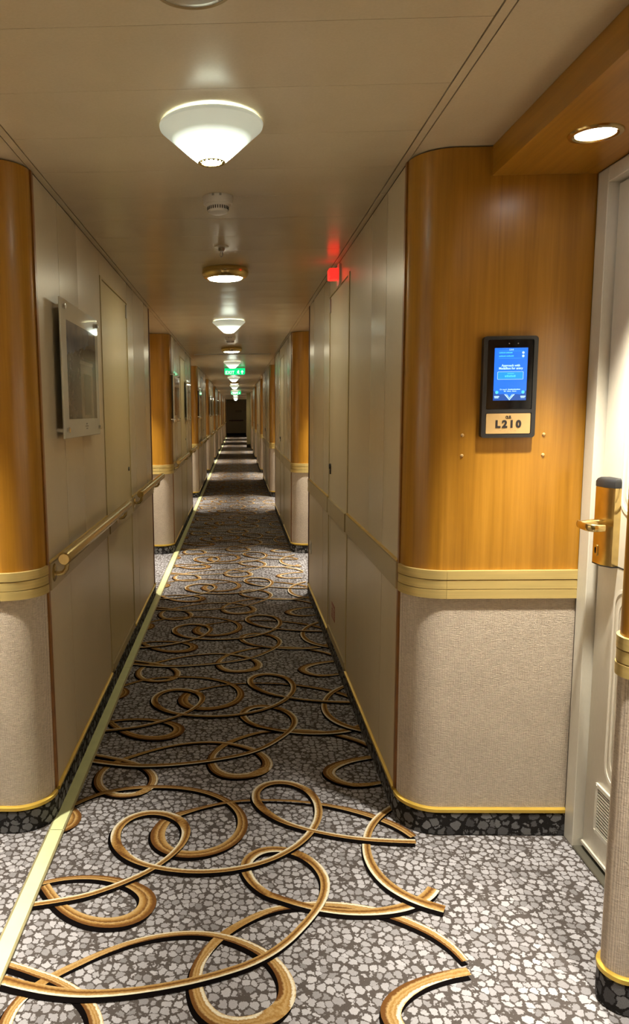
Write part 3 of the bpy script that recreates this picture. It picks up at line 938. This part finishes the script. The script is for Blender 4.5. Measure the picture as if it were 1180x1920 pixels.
# carpet-coloured bolts on the wood panel by the reader
for x in (0.697, 0.946):
    for z in (1.322, 1.259):
        single('cover_screw', lathe([(0.0, 0.004), (0.003, 0.0035), (0.005, 0.0015), (0.0055, 0.0)], (x, Y0, z), 16, '-Y'), 'plate_gold',
               'small domed tan screw in the wood panel below the cabin number plate', 'screw', 'screws round the cabin number plate')

# ------------------------------------------------------------------ electronic door reader with number plate
rd = root('cabin_door_reader', (0.829, Y0, 1.315), 'black wall reader with lit blue screen above the L210 plate', 'door reader')
x0, x1, z0, z1 = 0.7475, 0.9105, 1.314, 1.619
yf = Y0 - 0.020
part('housing', frame_ring(rrect(x0, x1, z0, z1, 0.010), rrect(x0 + 0.0125, x1 - 0.0125, z0 + 0.0105, z1 - 0.010, 0.006), 'Y', yf, Y0), 'black_plastic', rd)
part('back', box(x0 + 0.010, x1 - 0.010, Y0 - 0.012, Y0 - 0.0005, z0 + 0.009, z1 - 0.008), 'black_plastic', rd)
part('crossbar', box(x0 + 0.011, x1 - 0.011, yf + 0.0005, Y0 - 0.011, 1.389, 1.400), 'black_plastic', rd)
gl = part('glass', prism(rrect(x0 + 0.0135, x1 - 0.0135, 1.4015, z1 - 0.011, 0.005), 'Y', yf + 0.003, Y0 - 0.0115), 'black_glass', rd, 'black glass face')
sx0, sx1, sz0, sz1 = 0.7815, 0.8805, 1.427, 1.584
ys_ = yf + 0.003
dp = part('display', box(sx0, sx1, ys_ - 0.0008, ys_, sz0, sz1), 'screen_blue', rd, 'lit blue screen')
def on(name, me, mat): return part(name, me, mat, dp)
yt = ys_ - 0.0012
sxc = (sx0 + sx1) / 2
on('screen_text', text('L210', 0.0065, (sxc, yt, 1.5785), 0.0003), 'screen_white')
for z, w_ in ((1.5695, 0.040), (1.5595, 0.044)):
    on('name_line', join(*[box(sx0 + 0.013 + w_ * q / 12, sx0 + 0.013 + w_ * (q + (0.45 if q == 5 else 0.8)) / 12, yt - 0.0002, yt + 0.0004, z - 0.0012, z + 0.0012 + 0.0004 * (q % 3)) for q in range(12)]), 'screen_cyan')
    on('status_dot', lathe([(0.0, 0.0006), (0.0036, 0.0005), (0.0037, 0.0)], (sx1 - 0.0135, yt + 0.0004, z), 20, '-Y'), 'screen_white')
for z in (1.5745, 1.5535): on('rule', box(sx0 + 0.012, sx1 - 0.012, yt, yt + 0.0004, z - 0.0002, z + 0.0002), 'screen_cyan')
on('screen_text', text('Approach with', 0.0092, (sxc, yt, 1.5315), 0.0003, bold=0.0002), 'screen_white')
on('screen_text', text('Medallion for entry', 0.0092, (sxc, yt, 1.5230), 0.0003, bold=0.0002), 'screen_white')
on('button', prism(rrect(sx0 + 0.010, sx1 - 0.011, 1.490, 1.5135, 0.003), 'Y', yt + 0.0002, yt + 0.0006), 'screen_deep')
on('button_fill', prism(rrect(sx0 + 0.011, sx1 - 0.012, 1.491, 1.5125, 0.0025), 'Y', yt, yt + 0.0004), 'screen_button')
on('button_edge', frame_ring(rrect(sx0 + 0.0100, sx1 - 0.0110, 1.490, 1.5135, 0.003), rrect(sx0 + 0.0108, sx1 - 0.0118, 1.4908, 1.5127, 0.0026), 'Y', yt - 0.0002, yt + 0.0003), 'screen_white')
on('button_text', join(*[box(sxc - 0.017 + 0.0055 * q, sxc - 0.017 + 0.0055 * q + 0.0042, yt - 0.0003, yt + 0.0003, 1.497, 1.502 + 0.001 * (q % 2)) for q in range(6)]), 'screen_cyan')
on('button_text', box(sxc - 0.010, sxc + 0.010, yt - 0.0003, yt + 0.0003, 1.5065, 1.5085), 'screen_cyan')
on('screen_foot', prism([(sx0, sz0), (sx1, sz0), (sx1, sz0 + 0.030), (sx1 - 0.018, sz0 + 0.018), (sxc + 0.010, sz0 + 0.020), (sxc, sz0 + 0.008), (sxc - 0.012, sz0 + 0.020), (sx0 + 0.016, sz0 + 0.019), (sx0, sz0 + 0.030)], 'Y', yt + 0.0001, yt + 0.0006), 'screen_deep')
on('screen_text', text('Or touch', 0.0058, (sxc - 0.020, yt, 1.4600), 0.0003), 'screen_white')
on('blurred_line', join(*[box(sxc - 0.006 + 0.0031 * q, sxc - 0.006 + 0.0031 * q + 0.0025, yt - 0.0002, yt + 0.0003, 1.4588, 1.4610 + 0.0006 * (q % 3 == 0)) for q in range(12)]), 'screen_white')
on('blurred_line', join(*[box(sxc - 0.018 + 0.0031 * q, sxc - 0.018 + 0.0031 * q + 0.0025, yt - 0.0002, yt + 0.0003, 1.4536, 1.4556 + 0.0006 * (q % 4 == 0)) for q in range(12) if q not in (2, 7)]), 'screen_white')
for x in (sx0 + 0.010, sx1 - 0.010):
    on('status_dot', lathe([(0.0, 0.0008), (0.0048, 0.0006), (0.005, 0.0)], (x, yt + 0.0004, 1.4515), 20, '-Y'), 'screen_cyan')
    on('caption', box(x - 0.0075, x + 0.0075, yt - 0.0002, yt + 0.0004, 1.4375, 1.4405), 'screen_white')
    on('caption', box(x - 0.0065, x + 0.0055, yt - 0.0002, yt + 0.0004, 1.4340, 1.4360), 'screen_white')
for dz, ww in ((0.0, 0.0030), (0.0062, 0.0012)):
    on('chevron', prism([(sxc - 0.017 + dz, 1.4455), (sxc - 0.017 + ww * 1.4 + dz, 1.4455), (sxc - 0.001, 1.4275 + ww * 1.2 + dz), (sxc + 0.015 - ww * 1.4 - dz, 1.4455), (sxc + 0.015 - dz, 1.4455), (sxc - 0.001, 1.4275 + dz)], 'Y', yt - 0.0004, yt + 0.0005), 'screen_white')
for x in (0.824, 0.851):
    part('sensor', lathe([(0.0, 0.0006), (0.0016, 0.0005), (0.002, 0.0)], (x, ys_, 1.597), 12, '-Y'), 'ink_grey', gl)
np_ = part('number_plate', prism(rrect(x0 + 0.0145, x1 - 0.0145, z0 + 0.0125, 1.3875, 0.003), 'Y', yf + 0.001, Y0 - 0.0115), 'plate_gold', rd, 'gold plate reading L210')
yp = yf + 0.0005
part('lettering', text('L210', 0.030, (0.829, yp, 1.3545), 0.0006, bold=0.0017, spacing=1.40), 'ink', np_)
part('pictogram', join(frame_ring(rrect(0.8205, 0.8285, 1.3725, 1.3810, 0.0038), rrect(0.8222, 0.8268, 1.3742, 1.3793, 0.0021), 'Y', yp - 0.0006, yp + 0.0006),
     box(0.8240, 0.8300, yp - 0.0006, yp + 0.0006, 1.3722, 1.3740), box(0.8305, 0.8372, yp - 0.0006, yp + 0.0006, 1.3725, 1.3760), box(0.8312, 0.8362, yp - 0.0006, yp + 0.0006, 1.3770, 1.3810)), 'ink', np_)
for i, (dx, dz) in enumerate(((-22, 1), (-20, 3), (-24, 3), (-14, 0), (-9, 3), (-9, 0), (-9, -3), (-6, 1), (-1, -3), (1, 0), (3, 3), (9, 3), (9, 1), (14, 3), (20, 0), (22, 2), (24, 0))):
    part('braille_dot', lathe([(0.0, 0.0009), (0.0007, 0.0006), (0.0009, 0.0)], (0.829 + dx * 0.001, yp + 0.0005, 1.3352 + dz * 0.0009), 8, '-Y'), 'braille', np_)

# ------------------------------------------------------------------ handrails along the left wall
def handrail(ya, yb, brk, label, group=None):
    xr, zr = XL + 0.056, 0.912
    p = root('handrail', (XL, (ya + yb) / 2, 0.86), label, 'handrail', group)
    part('rail', lathe([(0.0, 0.0), (0.017, 0.0), (0.0215, 0.004), (0.022, 0.006), (0.022, yb - ya - 0.006), (0.0215, yb - ya - 0.004), (0.017, yb - ya), (0.0, yb - ya)], (xr, ya, zr), 28, 'Y'), 'brass_rail', p)
    part('end_cap', lathe([(0.0, -0.003), (0.018, -0.003), (0.020, 0.001)], (xr, ya, zr), 28, 'Y'), 'brass_polished', p)
    for y in brk:
        b = part('bracket', tube([(XL + 0.010, y, 0.855), (XL + 0.026, y, 0.852), (XL + 0.042, y, 0.856), (XL + 0.053, y, 0.870), (XL + 0.056, y, 0.892)], 0.0085, 12), 'brass_rail', p)
        part('bracket_plate', lathe([(0.0, 0.006), (0.026, 0.005), (0.032, 0.001), (0.032, 0.0)], (XL + 0.0095, y, 0.857), 24, 'X'), 'brass_rail', b)
    return p
h1 = handrail(2.475, 4.00, (2.52, 3.90), 'long brass-toned handrail under the framed print and across the service door')
h2 = handrail(4.50, 5.84, (4.56, 5.60), 'shorter brass-toned handrail beyond the left service door, reaching past the wall corner')
for k in range(1, NSEC - 1):
    for h, wh in ((h1, 'before and across'), (h2, 'beyond')):
        c = copy_tree(h, k * PER)
        c['label'] = 'brass-toned handrail %s the service door of the %s left wall section' % (wh, ORD[k])
        c['group'] = 'far handrails'

# ------------------------------------------------------------------ prints on standoffs
def picture(ya, label, group=None):
    ln = 0.69
    xf = -0.615
    p = root('framed_print', (XL, ya + ln / 2, 1.316), label, 'picture', group)
    part('acrylic_panel', box(xf - 0.007, xf, ya, ya + ln, 1.314, 1.812, 0.0015), 'acrylic', p)
    part('print', box(xf - 0.0005, xf + 0.0006, ya + 0.078, ya + ln - 0.066, 1.384, 1.742), 'print', p, 'print of a stone doorway under grey sky')
    for i, ww in enumerate((0.030, 0.066, 0.034)):
        part('caption_line', join(*[box(xf, xf + 0.0006, ya + 0.40 - ww / 2 + ww * q / 8, ya + 0.40 - ww / 2 + ww * (q + 0.75) / 8, 1.362 - i * 0.010, 1.3655 - i * 0.010) for q in range(8)]), 'ink_grey', p)
    for y in (ya + 0.035, ya + ln - 0.035):
        for z in (1.345, 1.782):
            part('standoff', lathe([(0.0, 0.0), (0.008, 0.0), (0.008, 0.040), (0.010, 0.041), (0.010, 0.047), (0.0, 0.048)], (XL - 0.001, y, z), 16, 'X'), 'steel_bright', p)
    return p
pic = picture(2.655, 'acrylic print of a stone doorway on steel standoffs beside the first service door')
for y, lb in ((7.35, 'acrylic print on standoffs before the service door, under the brass dome lamp farther on'), (9.28, 'acrylic print on standoffs just past the second left service door')):
    c = copy_tree(pic, y - 2.655); c['label'] = lb
for y, wh in ((12.42, 'third left wall section'), (17.4, 'fourth left wall section, before its door'), (19.3, 'fourth left wall section, past its door'), (22.4, 'fifth left wall section, before its door'), (24.3, 'fifth left wall section, past its door'), (27.4, 'sixth left wall section')):
    c = copy_tree(pic, y - 2.655)
    c['label'] = 'acrylic print on standoffs in the ' + wh
    c['group'] = 'far prints'

# ------------------------------------------------------------------ ceiling lamps
CX = -0.062
def cone_lamp(y, label, group=None):
    p = root('cone_lamp', (CX, y, H), label, 'ceiling lamp', group)
    part('shade', lathe([(0.126, 2.166), (0.134, 2.163), (0.1385, 2.158), (0.137, 2.152), (0.100, 2.120), (0.060, 2.0855), (0.042, 2.071), (0.036, 2.0675), (0.030, 2.069), (0.034, 2.074), (0.056, 2.092), (0.096, 2.127), (0.126, 2.156)], (CX, y, 0), 56), 'lamp_glass', p)
    part('base_plate', lathe([(0.0, H - 0.0005), (0.060, H - 0.0005), (0.060, H - 0.010), (0.054, H - 0.014), (0.0, H - 0.014)], (CX, y, 0), 32), 'white_plastic', p)
    part('bulb', lathe([(0.0, 2.0735), (0.018, 2.075), (0.028, 2.082), (0.030, 2.092), (0.022, 2.105), (0.012, 2.115), (0.0, 2.118)], (CX, y, 0), 24), 'bulb_glass', p)
    f = part('finial_ring', lathe([(0.030, 2.0665), (0.034, 2.064), (0.037, 2.0655), (0.034, 2.068), (0.030, 2.0665)], (CX, y, 0), 40), 'brass_polished', p)
    return p
rosette = []
c1 = cone_lamp(2.10, 'cone-shaped frosted glass ceiling lamp with brass finial beside the smoke detector')
for i in range(14):      # filigree of the near lamp's finial
    a = 2 * pi * i / 14
    part('filigree', lathe([(0.0, 0.0), (0.0036, 0.0015), (0.0036, 0.0035), (0.0, 0.005)], (CX + 0.028 * cos(a), 2.10 + 0.028 * sin(a), 2.063), 8), 'brass_polished', c1)
c2 = cone_lamp(6.42, 'second cone-shaped frosted glass ceiling lamp, between the two brass dome lamps')
for y, wh in ((11.45, 'just in front of the nearer EXIT sign'), (16.45, 'first past the nearer EXIT sign'), (21.45, 'second past the nearer EXIT sign'), (26.45, 'just in front of the farther EXIT sign'), (31.45, 'first past the farther EXIT sign'), (36.45, 'second past the farther EXIT sign'), (41.45, 'last before the dark end wall')):
    c = copy_tree(c2, y - 6.42)
    c['label'] = 'cone-shaped glass ceiling lamp, ' + wh
    c['group'] = 'far cone lamps'
c = copy_tree(c2, -2.9 - 6.42)
c['label'] = 'cone-shaped glass ceiling lamp behind the camera'

def dome_lamp(y, label, group=None):
    p = root('dome_lamp', (CX + 0.005, y, H), label, 'ceiling lamp', group)
    part('brass_ring', lathe([(0.112, H), (0.122, H - 0.002), (0.127, H - 0.016), (0.124, H - 0.034), (0.112, H - 0.048), (0.098, H - 0.053), (0.094, H - 0.050), (0.094, H - 0.030)], (CX + 0.005, y, 0), 48), 'brass_polished', p)
    part('diffuser', lathe([(0.0945, H - 0.046), (0.088, H - 0.055), (0.060, H - 0.060), (0.0, H - 0.062)], (CX + 0.005, y, 0), 40), 'dome_lens', p)
    return p
d1 = dome_lamp(4.15, 'brass-ringed dome ceiling lamp behind the hook plate')
d2 = dome_lamp(9.02, 'brass-ringed dome ceiling lamp just before the ceiling air slot')
c = copy_tree(d1, -5.0)
c['label'] = 'brass-ringed dome ceiling lamp behind the camera'
for y, wh in ((19.0, 'fourth'), (29.0, 'sixth'), (39.0, 'eighth')):
    c = copy_tree(d2, y - 9.02); c['label'] = 'brass-ringed dome ceiling lamp between the %s wall sections' % wh; c['group'] = 'far dome lamps'

# smoke detectors
def detector(y, label, group=None):
    p = root('smoke_detector', (CX, y, H), label, 'smoke detector', group)
    part('base', lathe([(0.0, H), (0.053, H), (0.0545, H - 0.004), (0.0535, H - 0.022), (0.051, H - 0.026), (0.0, H - 0.026)], (CX, y, 0), 36), 'white_plastic', p)
    hd = part('head', lathe([(0.048, H - 0.026), (0.047, H - 0.030), (0.038, H - 0.034), (0.037, H - 0.048), (0.034, H - 0.055), (0.022, H - 0.059), (0.0, H - 0.060)], (CX, y, 0), 36), 'white_plastic', p)
    bm = bmesh.new()
    for i in range(28):
        a = 2 * pi * i / 28
        m = box(-0.0016, 0.0016, 0.0360, 0.0385, H - 0.047, H - 0.036)
        m.transform(Matrix.Translation((CX, y, 0)) @ Matrix.Rotation(a, 4, 'Z'))
        bm.from_mesh(m); bpy.data.meshes.remove(m)
    part('air_slots', mesh_bm(bm), 'dark_gap', hd)
    for dx in (-0.016, 0.010):
        part('clip', box(CX + dx - 0.004, CX + dx + 0.004, y - 0.0555, y - 0.0505, H - 0.009, H - 0.002), 'ink_grey', p)
    return p
s1 = detector(2.80, 'round white smoke detector on the ceiling next to the first cone lamp')
c = copy_tree(s1, 5.05); c['label'] = 'round white smoke detector on the ceiling past the second cone lamp'

# hook plate
hp = root('ceiling_hook', (CX - 0.004, 3.60, H), 'small steel hook with ring on a white ceiling plate', 'hook')
part('plate', lathe([(0.0, H), (0.034, H), (0.033, H - 0.005), (0.018, H - 0.007), (0.0, H - 0.007)], (CX - 0.004, 3.60, 0), 28), 'white_plastic', hp)
part('body', lathe([(0.014, H - 0.006), (0.016, H - 0.012), (0.013, H - 0.022), (0.006, H - 0.026), (0.0, H - 0.026)], (CX - 0.004, 3.60, 0), 20), 'steel', hp)
part('ring', tube([(CX - 0.004 + 0.0062 * cos(t), 3.60, H - 0.037 + 0.013 * sin(t)) for t in [2 * pi * i / 20 for i in range(21)]], 0.0018, 8), 'steel', hp)

# round speaker plate over the camera
sp = root('ceiling_speaker', (-0.072, 1.46, H), 'round flat metal plate flush with the ceiling nearer than the first cone lamp', 'ceiling plate')
part('plate', lathe([(0.0, H - 0.006), (0.055, H - 0.006), (0.070, H - 0.004), (0.075, H - 0.001), (0.075, H + 0.001)], (-0.072, 1.46, 0), 48), 'speaker_paint', sp)
part('rim', lathe([(0.075, H - 0.001), (0.077, H - 0.005), (0.080, H - 0.001)], (-0.072, 1.46, 0), 48), 'bumper', sp)

# ------------------------------------------------------------------ signs
def exit_sign(y, label):
    p = root('exit_sign', (-0.032, y, H), label, 'exit sign')
    x0, x1, z0, z1 = -0.207, 0.145, 2.045, 2.160
    r = 0.028
    poly = [(x1, z1), (x0, z1)] + [(x0 + r - r * cos(t), z0 + r - r * sin(t)) for t in [pi / 2 * i / 6 for i in range(7)]] + [(x1 - r + r * sin(t), z0 + r - r * cos(t)) for t in [pi / 2 * i / 6 for i in range(7)]]
    part('panel', prism(poly, 'Y', y - 0.012, y + 0.012), 'sign_green', p)
    part('top_channel', box(x0 - 0.004, x1 + 0.004, y - 0.018, y + 0.018, z1 - 0.004, H - 0.0005), 'white_plastic', p)
    part('lettering', text('EXIT', 0.076, (-0.115, y - 0.0125, 2.082), 0.001, bold=0.0006), 'sign_white', p)
    ax, az = 0.095, 2.088
    part('arrow', prism([(ax - 0.007, az - 0.032), (ax + 0.007, az - 0.032), (ax + 0.007, az), (ax + 0.026, az), (ax, az + 0.034), (ax - 0.026, az), (ax - 0.007, az)], 'Y', y - 0.0135, y - 0.0115), 'sign_white', p)
    mx, mz = 0.026, 2.088
    man = [box(mx - 0.006, mx + 0.008, y - 0.0135, y - 0.0115, mz - 0.008, mz + 0.018)]
    man.append(lathe([(0.0, 0.001), (0.007, 0.001), (0.007, -0.001), (0.0, -0.001)], (mx + 0.007, y - 0.0125, mz + 0.027), 14, '-Y'))
    for a, b, c, d in ((-0.002, -0.006, -0.020, -0.020), (0.004, -0.006, 0.016, -0.018), (0.016, -0.018, 0.010, -0.032), (-0.004, 0.016, -0.018, 0.006), (0.006, 0.016, 0.020, 0.008)):
        v = Vector((c - a, d - b)).normalized(); n = Vector((-v.y, v.x)) * 0.0038
        man.append(prism([(mx + a + n.x, mz + b + n.y), (mx + a - n.x, mz + b - n.y), (mx + c - n.x, mz + d - n.y), (mx + c + n.x, mz + d + n.y)], 'Y', y - 0.0135, y - 0.0115))
    part('running_figure', join(*man), 'sign_white', p)
exit_sign(12.95, 'green lit EXIT sign with running figure and up arrow, nearer of the two')
exit_sign(26.9, 'green lit EXIT sign far down the corridor')

rl = root('red_lamp', (XR, 3.99, 2.105), 'small glowing red indicator lamp high on the wall above the service door', 'indicator lamp')
part('back_plate', prism(rrect(3.945, 4.035, 2.045, 2.155, 0.02), 'X', XR - 0.012, XR), 'white_plastic', rl)
part('red_lens', box(XR - 0.062, XR - 0.0125, 3.955, 4.025, 2.075, 2.130, 0.006, 3), 'sign_red', rl)

st = root('warning_sticker', (XR, 4.17, 0.22), 'red sticker with pale pictograms low on the right service door', 'sticker')
xx = XR + 0.0015
part('sheet', box(xx - 0.0008, xx + 0.0008, 4.10, 4.235, 0.215, 0.305), 'sticker_red', st)
for i in range(3):
    part('pictogram', lathe([(0.0, 0.0012), (0.011, 0.0012), (0.011, 0.0)], (xx - 0.0004, 4.125 + i * 0.042, 0.282), 14, '-X'), 'sticker_white', st)
for i in range(3):
    part('text_line', box(xx - 0.0014, xx, 4.112, 4.222 - 0.02 * (i == 2), 0.258 - i * 0.014, 0.262 - i * 0.014), 'sticker_white', st)
ot = root('wall_outlet', (XR, 5.45, 0.40), 'small white outlet plate low near the end of the right wall section', 'outlet')
part('plate', prism(rrect(5.40, 5.49, 0.36, 0.45, 0.008), 'X', XR - 0.008, XR), 'frame_white', ot)
part('socket', lathe([(0.0, 0.0006), (0.024, 0.0006), (0.025, 0.0)], (XR - 0.008, 5.445, 0.405), 20, '-X'), 'ink_grey', ot)
